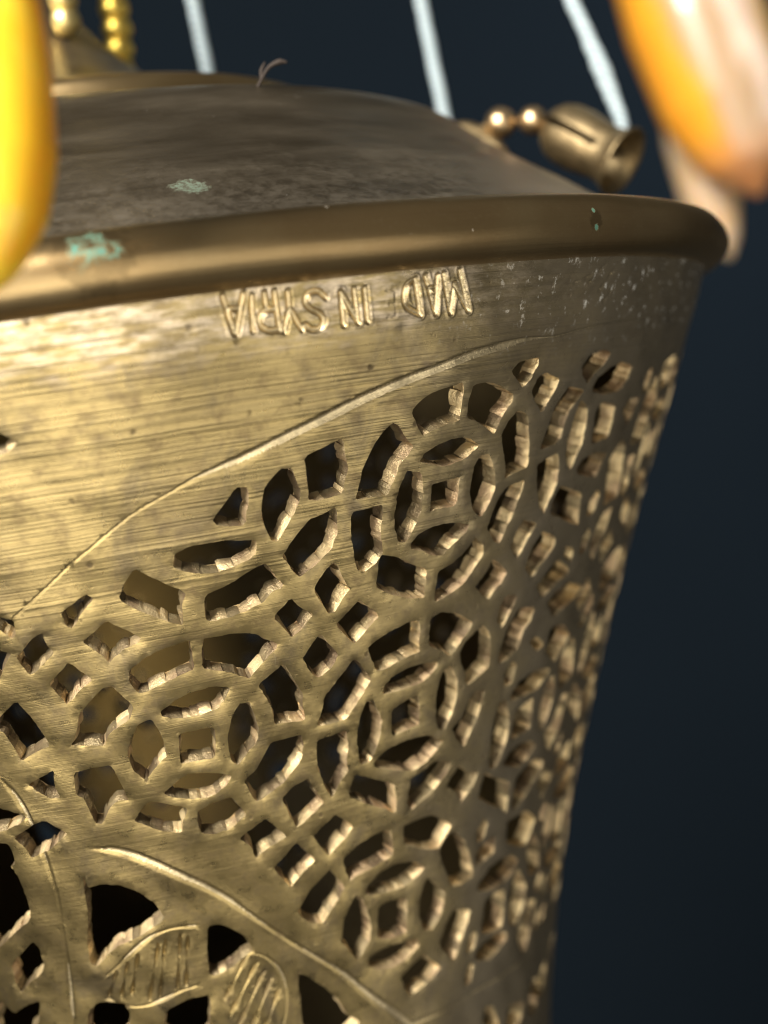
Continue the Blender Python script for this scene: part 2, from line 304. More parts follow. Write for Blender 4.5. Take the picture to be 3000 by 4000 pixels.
# ------------------------------------------------------------------ the lantern
lantern = tag(empty('brass_lantern', (0, 0, -.122)), 'pierced brass lantern with rolled rim and tarnished brown lid', 'lantern')
HOLES = [[[4.38,-18.67],[6.08,-16.61],[6.93,-16.78],[6.54,-19.49],[4.67,-19.17]],[[9.3,-15.85],[10.09,-15.95],[10.45,-17.25],[10.62,-17.67],[10.49,-18.61],[9.85,-19.75],[9.45,-20.36],[8.85,-21.14],[8.4,-20.94],[8.01,-19.78],[7.85,-18.78],[8.06,-17.56],[8.18,-17.01]],[[11.19,-15.25],[13.19,-14.61],[13.84,-14.35],[14.13,-15.82],[14.32,-16.62],[14.04,-17.53],[13.86,-18.37],[13.37,-18.48],[12.04,-18.57],[11.38,-18.39],[11.33,-16.84]],[[17.74,-13.85],[18.15,-14.06],[18.71,-14.96],[19.49,-15.81],[19.12,-16.48],[18.42,-17.05],[18.06,-18.06],[17.6,-19.16],[16.56,-19.07],[15.14,-19.05],[15.37,-18.07],[15.59,-16.94],[16.05,-16.01],[16.61,-15.0]],[[14.76,-20.32],[16.09,-20.32],[17.23,-20.19],[17.14,-21.89],[17.25,-23.24],[17.39,-23.99],[16.76,-24.69],[15.9,-25.13],[15.31,-24.9],[15.02,-23.91],[14.74,-22.32]],[[11.34,-20.2],[12.5,-19.93],[13.27,-19.64],[13.37,-20.55],[13.42,-21.55],[12.96,-22.67],[12.36,-23.16],[11.54,-23.8],[10.53,-24.41],[9.97,-23.78],[9.25,-22.52],[9.86,-21.74],[10.65,-20.9]],[[1.55,-20.9],[2.66,-20.49],[4.81,-20.55],[7.06,-20.91],[6.99,-21.92],[6.5,-22.32],[5.23,-22.66],[4.21,-22.8],[3.22,-22.7],[2.19,-22.38],[1.33,-21.89]],[[3.32,-24.59],[5.28,-24.04],[6.94,-23.27],[7.71,-23.02],[8.06,-23.45],[8.48,-24.35],[8.98,-24.97],[8.72,-25.23],[8.13,-25.31],[7.41,-25.98],[6.11,-26.43],[4.93,-26.69],[3.5,-26.7],[3.15,-26.41]],[[11.6,-25.85],[12.33,-24.76],[13.16,-24.06],[13.57,-24.4],[14.09,-25.76],[14.52,-26.48],[13.99,-26.89],[13.24,-27.99],[12.7,-27.98],[12.09,-26.89]],[[8.24,-27.52],[9.66,-26.26],[10.43,-27.26],[11.33,-27.94],[10.57,-28.78],[9.56,-29.41],[9.13,-28.72]],[[13.5,-29.23],[14.43,-28.47],[15.47,-27.69],[16.1,-28.31],[17.04,-29.17],[17.17,-29.52],[16.26,-30.18],[15.13,-31.23],[14.78,-30.93],[14.22,-30.26]],[[10.46,-31.56],[11.03,-30.82],[12.03,-29.86],[12.66,-30.87],[13.48,-31.94],[13.2,-32.53],[12.4,-33.23],[11.71,-33.51],[11.07,-32.8]],[[2.69,-28.21],[3.6,-28.3],[4.86,-28.31],[6.51,-28.67],[7.46,-29.36],[8.19,-29.85],[8.01,-30.29],[7.14,-30.91],[5.79,-32.13],[5.5,-31.95],[4.06,-31.19],[2.34,-30.59]],[[6.62,-33.11],[8.77,-31.79],[9.74,-33.79],[10.24,-34.8],[10.14,-35.79],[10.31,-37.02],[9.01,-36.88],[7.67,-36.78],[7.57,-35.28],[7.02,-34.03]],[[12.44,-35.44],[13.67,-34.17],[15.03,-32.86],[15.78,-33.78],[16.6,-34.99],[15.82,-36.05],[15.1,-36.9],[14.24,-37.95],[12.91,-37.96],[11.67,-37.88],[12.11,-36.73]],[[16.53,-31.91],[18.48,-31.15],[20.18,-30.72],[21.19,-30.79],[21.38,-31.5],[21.36,-32.72],[21.56,-33.55],[20.39,-33.61],[17.64,-34.24],[17.2,-33.96],[16.73,-32.73]],[[17.35,-24.31],[18.79,-24.77],[20.25,-25.7],[21.64,-26.36],[21.67,-27.33],[21.61,-28.67],[20.1,-28.39],[18.38,-27.69],[17.08,-26.77]],[[19.4,-12.98],[20.26,-12.21],[21.47,-11.76],[22.73,-11.55],[23.31,-11.44],[23.5,-12.08],[23.41,-13.61],[23.43,-14.24],[22.28,-14.41],[21.0,-14.7],[20.44,-14.95],[19.96,-14.25]],[[24.59,-11.79],[26.29,-11.86],[27.34,-12.33],[28.55,-13.02],[28.58,-13.51],[27.73,-14.5],[27.26,-15.43],[27.08,-15.8],[26.51,-15.42],[25.41,-14.67],[24.34,-14.18],[24.32,-12.77]],[[28.16,-11.01],[28.75,-10.49],[29.76,-10.36],[30.83,-10.36],[30.82,-10.9],[30.24,-11.93],[29.78,-12.32],[29.48,-12.43],[28.88,-11.78],[28.43,-11.43]],[[30.68,-13.0],[31.2,-11.96],[31.97,-11.64],[33.62,-12.31],[33.51,-13.01],[32.73,-14.04],[32.17,-14.74],[31.3,-13.87]],[[33.19,-16.85],[33.89,-14.86],[34.56,-13.91],[35.16,-13.2],[37.38,-13.73],[36.6,-14.54],[35.82,-15.29],[35.46,-17.35],[34.89,-17.7],[33.01,-17.92]],[[20.41,-17.09],[20.79,-16.52],[21.68,-16.07],[23.22,-15.77],[24.65,-15.99],[25.6,-16.69],[24.94,-17.18],[24.27,-17.58],[22.65,-17.82],[21.48,-17.47]],[[28.04,-16.14],[28.54,-15.31],[29.38,-14.51],[30.5,-14.96],[30.89,-16.34],[31.34,-17.64],[31.5,-19.22],[30.35,-19.36],[29.01,-19.72],[28.87,-18.72],[28.41,-17.41]],[[37.34,-14.65],[38.51,-15.3],[38.81,-16.83],[38.87,-18.24],[37.89,-20.29],[37.23,-19.76],[36.74,-18.08],[36.89,-16.18]],[[21.66,-19.25],[23.15,-19.11],[24.1,-19.01],[24.13,-20.19],[24.03,-21.3],[22.81,-21.29],[21.7,-21.39],[21.7,-20.27]],[[19.28,-17.8],[20.44,-18.2],[20.71,-19.35],[20.8,-21.09],[20.32,-22.12],[19.61,-23.37],[18.93,-23.29],[18.47,-22.07],[18.41,-21.04],[18.58,-19.37],[18.95,-18.44]],[[26.12,-17.67],[26.89,-17.69],[27.67,-19.14],[27.99,-20.55],[27.58,-21.63],[26.87,-22.66],[25.88,-21.85],[25.42,-20.52],[25.48,-19.19],[25.61,-18.4]],[[20.22,-23.81],[20.76,-23.24],[21.78,-22.87],[23.23,-22.78],[25.58,-23.28],[25.28,-23.91],[23.96,-24.71],[23.27,-25.32],[22.26,-25.16],[21.35,-24.61],[20.26,-24.28]],[[27.84,-23.86],[28.3,-22.56],[28.9,-21.3],[29.5,-20.77],[31.37,-20.54],[31.13,-21.78],[30.72,-23.32],[30.21,-24.09],[29.6,-25.44],[28.78,-25.06]],[[32.98,-19.55],[34.0,-19.17],[35.43,-18.89],[35.93,-20.2],[36.06,-21.41],[35.78,-22.25],[35.32,-23.05],[35.01,-23.77],[34.2,-23.08],[33.46,-21.33]],[[36.5,-22.76],[36.97,-21.96],[40.69,-23.19],[40.9,-24.7],[41.19,-25.89],[38.93,-25.17],[36.2,-24.1]],[[23.12,-26.78],[24.44,-26.41],[25.67,-25.69],[26.46,-24.67],[27.41,-25.39],[27.72,-26.32],[27.0,-27.16],[26.29,-27.99],[25.28,-28.65],[23.73,-29.19],[23.08,-29.27],[22.94,-28.58],[23.04,-27.74]],[[27.48,-29.12],[28.5,-28.23],[29.17,-27.05],[30.06,-27.67],[31.04,-28.53],[30.58,-29.33],[29.76,-29.95],[29.24,-30.51],[28.36,-29.87]],[[31.16,-26.23],[31.88,-24.61],[32.25,-24.13],[34.09,-24.78],[33.44,-25.55],[32.63,-26.95],[32.26,-27.44],[31.6,-26.75]],[[33.73,-28.51],[34.17,-26.91],[35.22,-25.65],[37.47,-26.73],[37.51,-27.42],[36.28,-28.45],[34.94,-29.61],[34.24,-29.07]],[[36.27,-30.86],[37.67,-29.64],[39.11,-28.99],[41.56,-30.5],[39.27,-31.12],[37.47,-32.04]],[[38.89,-33.04],[39.91,-32.19],[41.86,-31.75],[45.0,-32.73],[43.99,-33.5],[41.81,-33.9],[40.33,-34.42]],[[30.87,-32.92],[31.17,-31.27],[31.72,-30.76],[33.01,-31.09],[32.72,-32.07],[31.72,-33.69]],[[32.16,-35.39],[32.98,-33.59],[33.79,-32.53],[36.32,-33.05],[35.96,-34.14],[35.17,-34.79],[34.83,-36.37],[33.8,-36.84],[32.14,-37.21]],[[22.7,-30.97],[23.81,-30.66],[25.68,-31.2],[27.56,-32.42],[27.02,-33.26],[25.96,-34.15],[25.32,-34.8],[23.91,-33.89],[22.74,-33.21]],[[18.15,-36.01],[18.94,-35.18],[20.48,-34.87],[21.81,-34.86],[23.78,-35.17],[23.56,-35.75],[22.1,-36.59],[20.2,-36.63],[18.17,-36.58]],[[19.04,-38.42],[20.43,-37.96],[21.78,-37.73],[22.03,-38.96],[22.16,-40.53],[20.89,-40.66],[19.23,-40.82]],[[16.21,-37.06],[16.96,-37.02],[17.64,-38.47],[17.93,-39.12],[17.84,-40.39],[17.47,-41.47],[16.83,-42.61],[15.9,-42.6],[15.63,-41.82],[15.49,-40.25],[15.67,-38.42]],[[24.77,-36.28],[25.65,-36.14],[26.45,-37.51],[26.58,-38.96],[26.23,-40.41],[25.44,-41.64],[24.65,-41.48],[24.2,-40.23],[24.11,-38.09],[24.42,-37.0]],[[17.54,-42.98],[18.6,-42.19],[20.68,-41.8],[23.33,-41.97],[25.13,-43.0],[24.42,-43.65],[23.1,-44.51],[21.77,-44.87],[19.68,-44.29],[17.69,-43.5]],[[26.59,-34.87],[27.15,-34.09],[28.27,-33.44],[28.98,-33.03],[30.02,-34.19],[30.62,-37.14],[29.36,-37.65],[27.8,-38.09],[27.47,-37.06],[26.82,-35.85]],[[26.54,-42.05],[27.84,-41.43],[28.43,-39.91],[29.18,-39.39],[30.5,-39.55],[30.27,-40.63],[29.72,-42.42],[29.02,-43.45],[28.47,-44.34],[27.28,-43.22]],[[11.55,-39.47],[13.13,-39.4],[14.24,-39.22],[14.42,-40.55],[14.21,-42.27],[14.4,-42.92],[13.54,-43.89],[12.74,-45.01],[12.25,-44.15],[11.91,-43.1],[11.46,-41.91],[11.45,-40.61]],[[7.19,-38.62],[8.67,-38.63],[9.83,-38.57],[10.01,-39.54],[9.71,-40.76],[8.7,-41.68],[7.93,-42.44],[6.44,-43.14],[5.46,-43.5],[4.98,-42.54],[4.54,-41.37],[5.64,-40.69],[6.43,-39.59]],[[15.37,-43.66],[17.16,-44.65],[19.6,-45.75],[19.8,-46.97],[19.79,-48.52],[18.66,-47.76],[16.92,-46.97],[14.66,-45.67]],[[7.86,-43.98],[8.95,-43.17],[10.38,-42.76],[10.99,-44.06],[11.76,-45.35],[10.64,-46.03],[9.58,-46.73],[8.93,-46.93],[8.4,-45.69]],[[3.39,-46.85],[4.68,-46.18],[5.97,-45.52],[6.73,-46.45],[7.74,-47.69],[6.83,-47.95],[5.66,-48.4],[4.71,-49.03],[4.36,-47.83]],[[10.7,-48.47],[11.86,-47.67],[13.01,-46.99],[13.86,-47.72],[14.87,-48.74],[14.09,-49.52],[12.97,-50.21],[12.19,-50.75],[11.25,-49.36]],[[6.39,-50.46],[7.56,-49.63],[8.74,-48.63],[9.52,-49.52],[10.56,-50.81],[9.8,-51.23],[8.66,-52.06],[7.93,-52.76],[7.23,-51.81]],[[-0.07,-43.36],[1.38,-42.85],[3.0,-42.69],[3.46,-43.58],[4.09,-44.63],[3.26,-45.1],[2.37,-45.62],[1.06,-45.68],[-0.05,-45.3],[-0.2,-44.17]],[[-9.79,-37.82],[-8.36,-37.62],[-6.78,-37.63],[-6.5,-38.68],[-6.25,-39.9],[-6.08,-41.01],[-6.92,-40.84],[-7.82,-41.39],[-8.69,-42.55],[-9.22,-42.45],[-9.39,-41.45],[-9.57,-40.1],[-10.09,-39.65]],[[-5.5,-42.8],[-4.24,-41.62],[-2.47,-42.23],[-1.13,-42.83],[-1.76,-43.83],[-2.02,-44.87],[-3.81,-44.37],[-5.79,-43.11]],[[-5.03,-36.88],[-4.42,-35.51],[-3.69,-34.42],[-2.58,-34.2],[-2.07,-35.55],[-1.91,-37.53],[-3.02,-38.34],[-4.07,-39.28],[-4.82,-38.31]],[[-5.73,-30.79],[-5.09,-30.75],[-4.51,-31.69],[-3.88,-32.65],[-4.33,-33.61],[-5.12,-34.01],[-6.16,-34.59],[-6.68,-35.51],[-8.15,-35.23],[-9.23,-35.03],[-8.58,-34.13],[-8.0,-32.66],[-6.86,-31.66]],[[-14.59,-32.16],[-12.58,-30.66],[-11.89,-32.28],[-11.25,-34.89],[-12.37,-35.15],[-13.82,-35.72],[-14.01,-34.42],[-14.3,-33.11],[-14.77,-32.7]],[[-13.92,-38.11],[-12.26,-37.5],[-11.53,-37.22],[-11.86,-38.63],[-11.72,-39.61],[-12.59,-39.58],[-13.41,-38.73]],[[-11.31,-26.84],[-10.19,-25.88],[-9.01,-25.27],[-8.96,-26.43],[-8.65,-27.02],[-9.7,-27.78],[-10.74,-28.45],[-10.98,-27.97]],[[-9.58,-29.59],[-8.66,-28.84],[-7.8,-28.09],[-7.16,-28.91],[-6.41,-29.76],[-7.3,-30.29],[-8.19,-31.11],[-8.77,-31.44],[-8.93,-30.97]],[[-7.21,-23.85],[-6.2,-23.34],[-5.3,-22.85],[-4.86,-23.29],[-5.85,-24.12],[-6.72,-25.19],[-7.11,-24.91]],[[-6.22,-26.54],[-5.16,-25.91],[-4.21,-25.27],[-3.43,-25.95],[-2.17,-27.04],[-2.51,-27.39],[-3.49,-27.62],[-4.35,-28.18],[-4.71,-28.54],[-5.34,-27.56]],[[-1.47,-21.61],[-0.56,-22.45],[1.61,-24.06],[1.23,-24.84],[1.09,-26.47],[0.31,-26.1],[-1.35,-25.03],[-2.31,-24.32],[-2.89,-23.59],[-2.47,-22.76]],[[-3.31,-29.58],[-2.01,-28.77],[-0.62,-28.42],[1.33,-28.1],[1.4,-28.96],[1.38,-30.46],[0.16,-30.74],[-0.97,-31.04],[-2.32,-31.52],[-3.0,-31.49],[-3.47,-30.41]],[[-1.5,-33.54],[-0.28,-32.86],[1.08,-32.49],[2.5,-32.42],[3.99,-32.81],[3.6,-33.44],[2.88,-34.28],[1.19,-34.52],[-0.43,-34.38],[-1.48,-33.99]],[[-0.54,-36.0],[0.77,-35.94],[2.36,-36.0],[2.22,-37.45],[2.01,-38.55],[0.59,-38.49],[-0.79,-38.5],[-0.69,-37.22]],[[3.53,-36.83],[4.01,-35.46],[4.75,-34.51],[5.59,-34.54],[5.9,-35.79],[6.11,-36.98],[5.79,-38.05],[5.07,-38.57],[4.07,-39.61],[3.57,-39.14],[3.44,-37.96]],[[-2.68,-40.99],[-1.43,-40.2],[-0.14,-39.66],[1.78,-40.04],[3.14,-40.59],[2.6,-41.35],[1.14,-42.08],[-0.42,-41.97],[-1.89,-41.52]],[[-11.72,-47.65],[-11.74,-48.92],[-10.42,-48.76],[-8.93,-49.08],[-7.37,-50.07],[-6.21,-51.32],[-5.58,-52.86],[-6.6,-53.44],[-8.59,-54.25],[-10.52,-54.7],[-11.78,-55.43],[-13.32,-56.53],[-13.84,-56.06],[-13.5,-54.24],[-12.43,-51.13],[-12.15,-49.24]],[[-22.45,-55.55],[-20.9,-54.59],[-19.38,-53.59],[-18.96,-54.23],[-19.11,-55.97],[-19.69,-56.72],[-21.32,-57.54],[-22.65,-58.54],[-22.82,-57.3]],[[-21.22,-46.14],[-18.89,-44.81],[-18.27,-46.34],[-18.21,-48.4],[-18.53,-50.83],[-21.01,-52.3],[-23.27,-53.6],[-24.24,-51.78]],[[-1.09,-54.94],[0.13,-55.03],[1.43,-55.92],[2.24,-56.64],[2.93,-58.38],[2.08,-58.57],[0.44,-59.37],[-1.28,-59.78],[-1.9,-59.51],[-1.64,-57.18]],[[8.03,-62.37],[9.09,-62.93],[10.79,-64.48],[12.38,-66.3],[13.23,-68.05],[14.83,-69.22],[13.92,-70.04],[11.34,-70.65],[7.89,-68.29],[7.9,-65.57],[7.83,-63.52]],[[-15.85,-61.33],[-14.46,-60.71],[-11.99,-61.13],[-11.58,-62.19],[-12.6,-64.68],[-16.87,-64.16]],[[-7.51,-62.71],[-4.69,-61.85],[-2.55,-61.87],[-3.39,-66.22],[-8.48,-65.26]],[[-25.73,-59.29],[-24.61,-60.92],[-22.59,-60.01],[-21.27,-59.83],[-22.19,-61.92],[-24.56,-63.55],[-28.58,-63.47]],[[18.05,-57.99],[19.35,-57.73],[21.61,-58.04],[21.84,-59.69],[21.72,-61.64],[19.89,-61.6],[17.95,-61.06],[17.96,-59.41]],[[16.65,-55.28],[18.19,-54.31],[20.08,-54.11],[22.21,-54.43],[23.99,-55.55],[22.65,-56.31],[21.48,-56.73],[18.52,-56.48],[16.64,-55.99]],[[13.45,-59.38],[13.67,-57.87],[14.63,-56.33],[15.1,-55.88],[15.84,-56.42],[16.43,-58.03],[16.88,-59.48],[16.7,-60.88],[15.69,-62.17],[15.03,-62.38],[13.99,-60.87],[13.27,-59.99]],[[23.7,-59.48],[24.14,-57.78],[24.81,-56.94],[26.19,-58.16],[27.44,-59.22],[27.38,-60.66],[26.69,-61.9],[25.75,-62.54],[24.39,-62.1],[23.76,-60.56]],[[16.84,-62.92],[18.18,-62.54],[20.24,-62.51],[23.31,-62.95],[23.52,-63.83],[21.69,-64.59],[19.54,-64.84],[17.64,-64.38],[16.73,-63.7]],[[21.15,-66.31],[22.82,-65.63],[24.72,-65.17],[25.55,-66.12],[27.25,-67.37],[26.04,-68.06],[24.03,-68.48],[22.67,-68.85],[21.71,-67.71]],[[8.5,-55.48],[10.02,-53.83],[11.18,-53.0],[12.19,-52.39],[12.71,-53.18],[13.66,-54.47],[13.05,-55.32],[12.13,-56.23],[11.18,-57.39],[9.91,-57.04],[8.99,-56.26]],[[13.96,-51.63],[15.51,-50.74],[17.1,-50.37],[19.18,-50.16],[19.52,-51.39],[19.57,-52.93],[17.72,-53.28],[15.47,-53.65],[14.58,-53.9],[14.17,-52.89]],[[21.19,-50.36],[22.78,-50.33],[24.78,-50.41],[26.62,-51.46],[27.42,-52.09],[26.79,-52.92],[25.99,-53.97],[24.37,-53.6],[21.45,-52.34],[21.24,-51.39]],[[26.39,-54.35],[27.21,-53.44],[28.1,-53.06],[29.84,-54.5],[30.89,-56.13],[31.86,-58.28],[31.94,-58.84],[30.05,-59.03],[28.59,-58.83],[27.61,-57.07],[26.71,-55.61]],[[21.59,-46.74],[21.68,-45.78],[23.18,-45.34],[24.55,-44.87],[26.59,-45.56],[26.36,-46.36],[25.28,-47.17],[23.89,-48.02],[21.88,-48.81],[21.44,-47.93]],[[26.55,-47.91],[27.46,-46.92],[28.07,-46.29],[29.31,-47.33],[30.86,-47.64],[30.47,-48.67],[29.29,-49.59],[28.81,-50.08],[28.08,-48.86]],[[29.96,-51.44],[30.18,-50.35],[30.83,-49.66],[32.06,-50.91],[34.14,-51.79],[33.47,-52.75],[32.6,-53.78],[31.61,-52.97]],[[30.51,-45.71],[30.87,-44.7],[32.33,-44.35],[33.87,-45.02],[33.75,-46.24],[32.71,-47.08],[31.38,-46.33]],[[34.0,-55.39],[34.95,-53.46],[35.75,-52.92],[37.63,-53.22],[37.4,-54.73],[36.78,-56.25],[35.66,-56.7],[34.38,-56.17]],[[34.13,-48.84],[34.31,-47.74],[35.63,-46.98],[37.39,-47.6],[36.76,-48.7],[35.64,-49.66]],[[37.38,-50.93],[38.9,-50.21],[40.53,-50.42],[39.57,-51.57],[38.78,-52.39]],[[36.53,-11.56],[37.36,-10.7],[38.87,-10.4],[40.14,-10.69],[39.65,-11.39],[38.46,-12.24],[37.82,-12.96],[36.8,-12.1]],[[39.13,-13.45],[39.58,-12.64],[40.92,-12.01],[42.49,-11.69],[44.38,-12.13],[44.24,-12.78],[43.14,-13.9],[40.82,-14.13],[39.26,-13.78]],[[40.44,-17.12],[40.29,-15.8],[41.05,-15.12],[43.03,-15.52],[43.23,-16.87],[43.13,-18.08],[40.57,-18.39]],[[39.18,-20.58],[39.94,-19.91],[41.52,-19.56],[43.82,-19.89],[43.09,-20.88],[42.53,-21.71],[39.59,-21.08]],[[47.82,-15.02],[47.02,-13.4],[46.94,-11.95],[46.86,-10.51],[48.88,-9.92],[49.43,-11.51],[49.86,-13.79],[49.62,-14.81]],[[51.43,-13.88],[51.12,-11.8],[51.75,-10.33],[53.63,-10.02],[54.12,-11.31],[53.77,-13.17],[52.29,-13.92]],[[44.58,-18.46],[44.28,-16.53],[44.39,-14.87],[46.57,-14.93],[46.87,-16.76],[46.09,-18.73]],[[46.85,-20.88],[47.02,-19.28],[47.84,-17.3],[49.38,-16.28],[49.79,-17.7],[49.26,-19.28],[48.02,-21.25]],[[42.73,-25.13],[42.46,-24.05],[43.94,-22.55],[44.11,-21.88],[47.56,-22.44],[46.71,-23.5],[45.03,-24.55]],[[46.51,-25.12],[46.94,-24.35],[49.99,-24.89],[49.89,-25.72],[48.79,-26.64]],[[42.9,-29.13],[42.84,-27.94],[44.16,-27.46],[48.17,-28.72],[47.86,-29.76],[46.37,-30.95],[44.39,-29.99]],[[50.29,-29.43],[49.88,-28.14],[51.67,-27.92],[52.81,-28.7],[51.92,-29.68]],[[49.9,-22.88],[49.48,-21.41],[51.88,-21.07],[52.29,-22.44],[51.27,-23.16]],[[51.51,-25.33],[51.15,-23.95],[53.3,-23.48],[56.06,-24.53],[54.4,-25.95]],[[48.63,-34.57],[47.94,-32.46],[48.77,-31.63],[50.45,-32.42],[50.62,-34.2]],[[40.16,-28.86],[40.23,-27.95],[41.59,-28.43],[41.63,-29.61]],[[36.57,-38.83],[36.44,-37.71],[38.96,-38.07],[38.88,-39.15],[37.89,-40.26]],[[36.7,-36.21],[37.56,-35.93],[39.04,-36.99],[38.04,-37.37]],[[39.07,-41.05],[41.39,-40.62],[44.2,-40.17],[44.22,-41.43],[42.01,-42.15],[39.48,-41.52]],[[33.33,-41.91],[33.88,-40.96],[36.55,-41.64],[36.08,-43.0],[35.06,-43.98],[34.23,-43.13]],[[37.48,-44.75],[37.8,-42.83],[40.84,-43.87],[41.48,-45.56],[40.77,-46.52],[36.86,-44.96]],[[42.97,-45.83],[42.83,-44.13],[45.62,-43.04],[46.37,-44.51],[44.73,-46.42]],[[43.27,-49.4],[44.69,-47.71],[47.64,-48.23],[47.27,-49.58],[45.41,-49.99]],[[32.72,-39.33],[33.11,-38.58],[35.05,-38.58],[35.52,-40.28],[34.67,-40.92],[33.17,-40.41]],[[40.53,-37.22],[41.69,-36.99],[43.21,-37.45],[42.5,-38.28]],[[40.23,-52.81],[42.12,-52.58],[44.78,-52.29],[46.18,-52.42],[45.36,-53.65],[42.37,-54.11]],[[42.99,-58.59],[42.17,-55.24],[44.84,-55.64],[45.43,-57.98],[44.73,-59.81]],[[38.96,-59.88],[38.92,-58.12],[41.53,-58.81],[41.68,-60.35],[40.5,-61.46]],[[48.02,-59.73],[47.27,-57.18],[49.78,-57.79],[50.1,-59.68],[49.21,-60.51]],[[47.42,-56.68],[47.2,-55.4],[49.26,-55.59],[49.78,-57.38]],[[38.97,-56.8],[39.32,-56.11],[40.8,-57.37],[40.47,-58.21]],[[33.71,-57.41],[34.22,-56.51],[36.48,-57.09],[36.14,-57.78],[34.55,-58.21]],[[42.39,-62.76],[43.68,-61.67],[47.22,-61.55],[47.28,-62.68],[45.3,-63.43],[43.24,-63.45]],[[48.76,-66.46],[48.85,-64.53],[52.79,-64.79],[52.65,-66.59],[50.6,-67.63]],[[47.14,-67.75],[46.72,-66.49],[49.56,-67.35],[48.88,-67.91]],[[39.64,-63.87],[41.89,-64.41],[44.64,-65.25],[45.23,-67.82],[43.59,-68.38],[40.47,-67.6],[38.72,-66.32],[38.7,-64.79]],[[34.93,-62.99],[35.23,-61.87],[37.67,-62.54],[37.14,-63.86],[36.46,-64.45]],[[27.29,-64.66],[28.2,-63.07],[29.33,-61.82],[32.05,-62.72],[31.74,-63.83],[31.16,-64.73],[30.43,-66.39],[29.84,-67.21],[27.99,-65.71]],[[32.19,-67.81],[32.96,-66.15],[33.86,-65.63],[37.27,-66.79],[36.79,-68.01],[34.81,-68.98]],[[29.64,-60.85],[30.18,-60.09],[32.36,-60.13],[32.13,-61.67],[30.82,-61.77]],[[43.16,-79.6],[43.63,-77.47],[47.9,-78.73],[47.26,-80.24],[44.82,-80.79]],[[36.42,-76.7],[36.88,-75.31],[38.72,-75.83],[40.58,-78.36],[39.31,-78.75]],[[50.65,-80.61],[51.13,-78.01],[53.96,-77.99],[54.17,-81.0],[53.08,-81.64]],[[-9.05,-9.61],[-7.77,-10.09],[-7.12,-10.81],[-7.93,-11.4],[-9.57,-11.55]]]
LINES = {"arch":[[-12.86,-25.11],[-11.89,-24.46],[-9.58,-22.96],[-7.37,-21.45],[-5.46,-20.09],[-3.25,-18.69],[-0.92,-17.25],[1.27,-16.3],[3.44,-15.4],[6.36,-14.65],[9.51,-13.59],[13.17,-12.39],[16.95,-11.16],[20.54,-10.23],[24.38,-9.34],[28.93,-8.83],[32.53,-8.8],[36.2,-8.36],[40.6,-8.13],[45.17,-7.97],[50.15,-8.03],[55.24,-8.56]],"low1":[[-10.52,-44.86],[-8.1,-45.68],[-5.97,-46.87],[-2.99,-49.04],[0.56,-51.93],[3.83,-55.12],[7.65,-58.83],[12.56,-62.96],[16.41,-66.87],[20.77,-70.73],[24.01,-73.97]],"low2":[[22.35,-72.26],[25.74,-72.26],[31.37,-72.48],[36.81,-72.8],[43.43,-73.24],[48.47,-73.68],[57.75,-76.27]],"lens":[[-16.12,-37.06],[-15.55,-38.63],[-15.14,-40.43],[-14.91,-43.52],[-14.86,-46.9],[-14.96,-49.01],[-15.73,-52.68],[-16.63,-56.44],[-17.48,-59.73],[-18.68,-63.63]],"leaf_a":[[-12.65,-57.8],[-10.95,-56.81],[-9.27,-55.71],[-7.39,-54.69],[-5.67,-54.2],[-4.08,-54.17],[-2.42,-54.47]],"leaf_b":[[-13.33,-60.38],[-11.47,-61.35],[-9.52,-61.6],[-7.44,-61.32],[-5.3,-60.74],[-3.55,-60.54]],"leaf_c":[[2.65,-58.41],[4.12,-59.14],[5.38,-60.56],[6.03,-62.53],[5.99,-64.76],[5.3,-66.83]]}
HATCH = [[[-11.59,-57.55],[-13.29,-60.24]],[[-10.13,-56.81],[-11.87,-60.3]],[[-8.86,-56.2],[-10.74,-60.34]],[[-6.53,-55.53],[-8.94,-61.05]],[[-5.72,-55.28],[-7.81,-61.11]],[[-4.14,-55.05],[-5.71,-60.66]],[[-3.43,-55.47],[-4.69,-60.31]],[[2.17,-58.79],[-0.79,-62.53]],[[3.15,-59.86],[-0.54,-64.28]],[[3.87,-60.87],[0.07,-65.83]],[[4.61,-61.89],[1.48,-66.45]],[[5.34,-63.19],[2.92,-67.08]]]
LETTERS = [[[6.93,-5.62],[6.42,-2.96]],[[7.05,-5.64],[7.68,-2.97]],[[6.64,-3.9],[7.46,-3.94]],[[8.16,-3.21],[8.09,-5.58]],[[9.55,-3.06],[9.8,-5.83]],[[9.74,-5.74],[9.11,-5.71],[8.59,-5.28],[8.53,-4.72],[8.95,-4.32],[9.52,-4.31]],[[9.03,-4.24],[8.93,-3.06]],[[10.41,-4.43],[10.08,-5.92]],[[10.49,-4.44],[11.2,-5.9]],[[10.43,-4.44],[10.38,-3.17]],[[12.76,-3.9],[12.33,-3.42],[11.69,-3.47],[11.43,-3.98],[11.75,-4.53],[12.31,-4.9],[12.61,-5.41],[12.38,-5.94],[11.81,-5.99],[11.41,-5.59]],[[13.74,-3.59],[13.96,-5.93]],[[13.74,-3.59],[14.94,-5.88]],[[14.64,-3.49],[14.94,-5.88]],[[15.35,-3.52],[15.63,-5.88]],[[18.93,-3.27],[19.45,-5.86]],[[18.93,-3.27],[18.33,-3.64],[18.14,-4.4],[18.42,-5.22],[19.45,-5.86]],[[20.68,-5.9],[19.7,-3.12]],[[20.68,-5.9],[20.64,-3.21]],[[20.1,-4.07],[20.67,-4.08]],[[21.1,-3.12],[21.87,-5.98]],[[21.87,-5.98],[22.0,-3.9]],[[22.0,-3.9],[23.29,-5.94]],[[22.35,-2.96],[23.29,-5.94]]]
LETTER_FAINT = [[[17.43,-3.84],[17.61,-5.77]],[[17.61,-5.77],[16.99,-5.79]],[[17.52,-4.84],[17.08,-4.84]],[[17.43,-3.84],[16.82,-3.86]]]
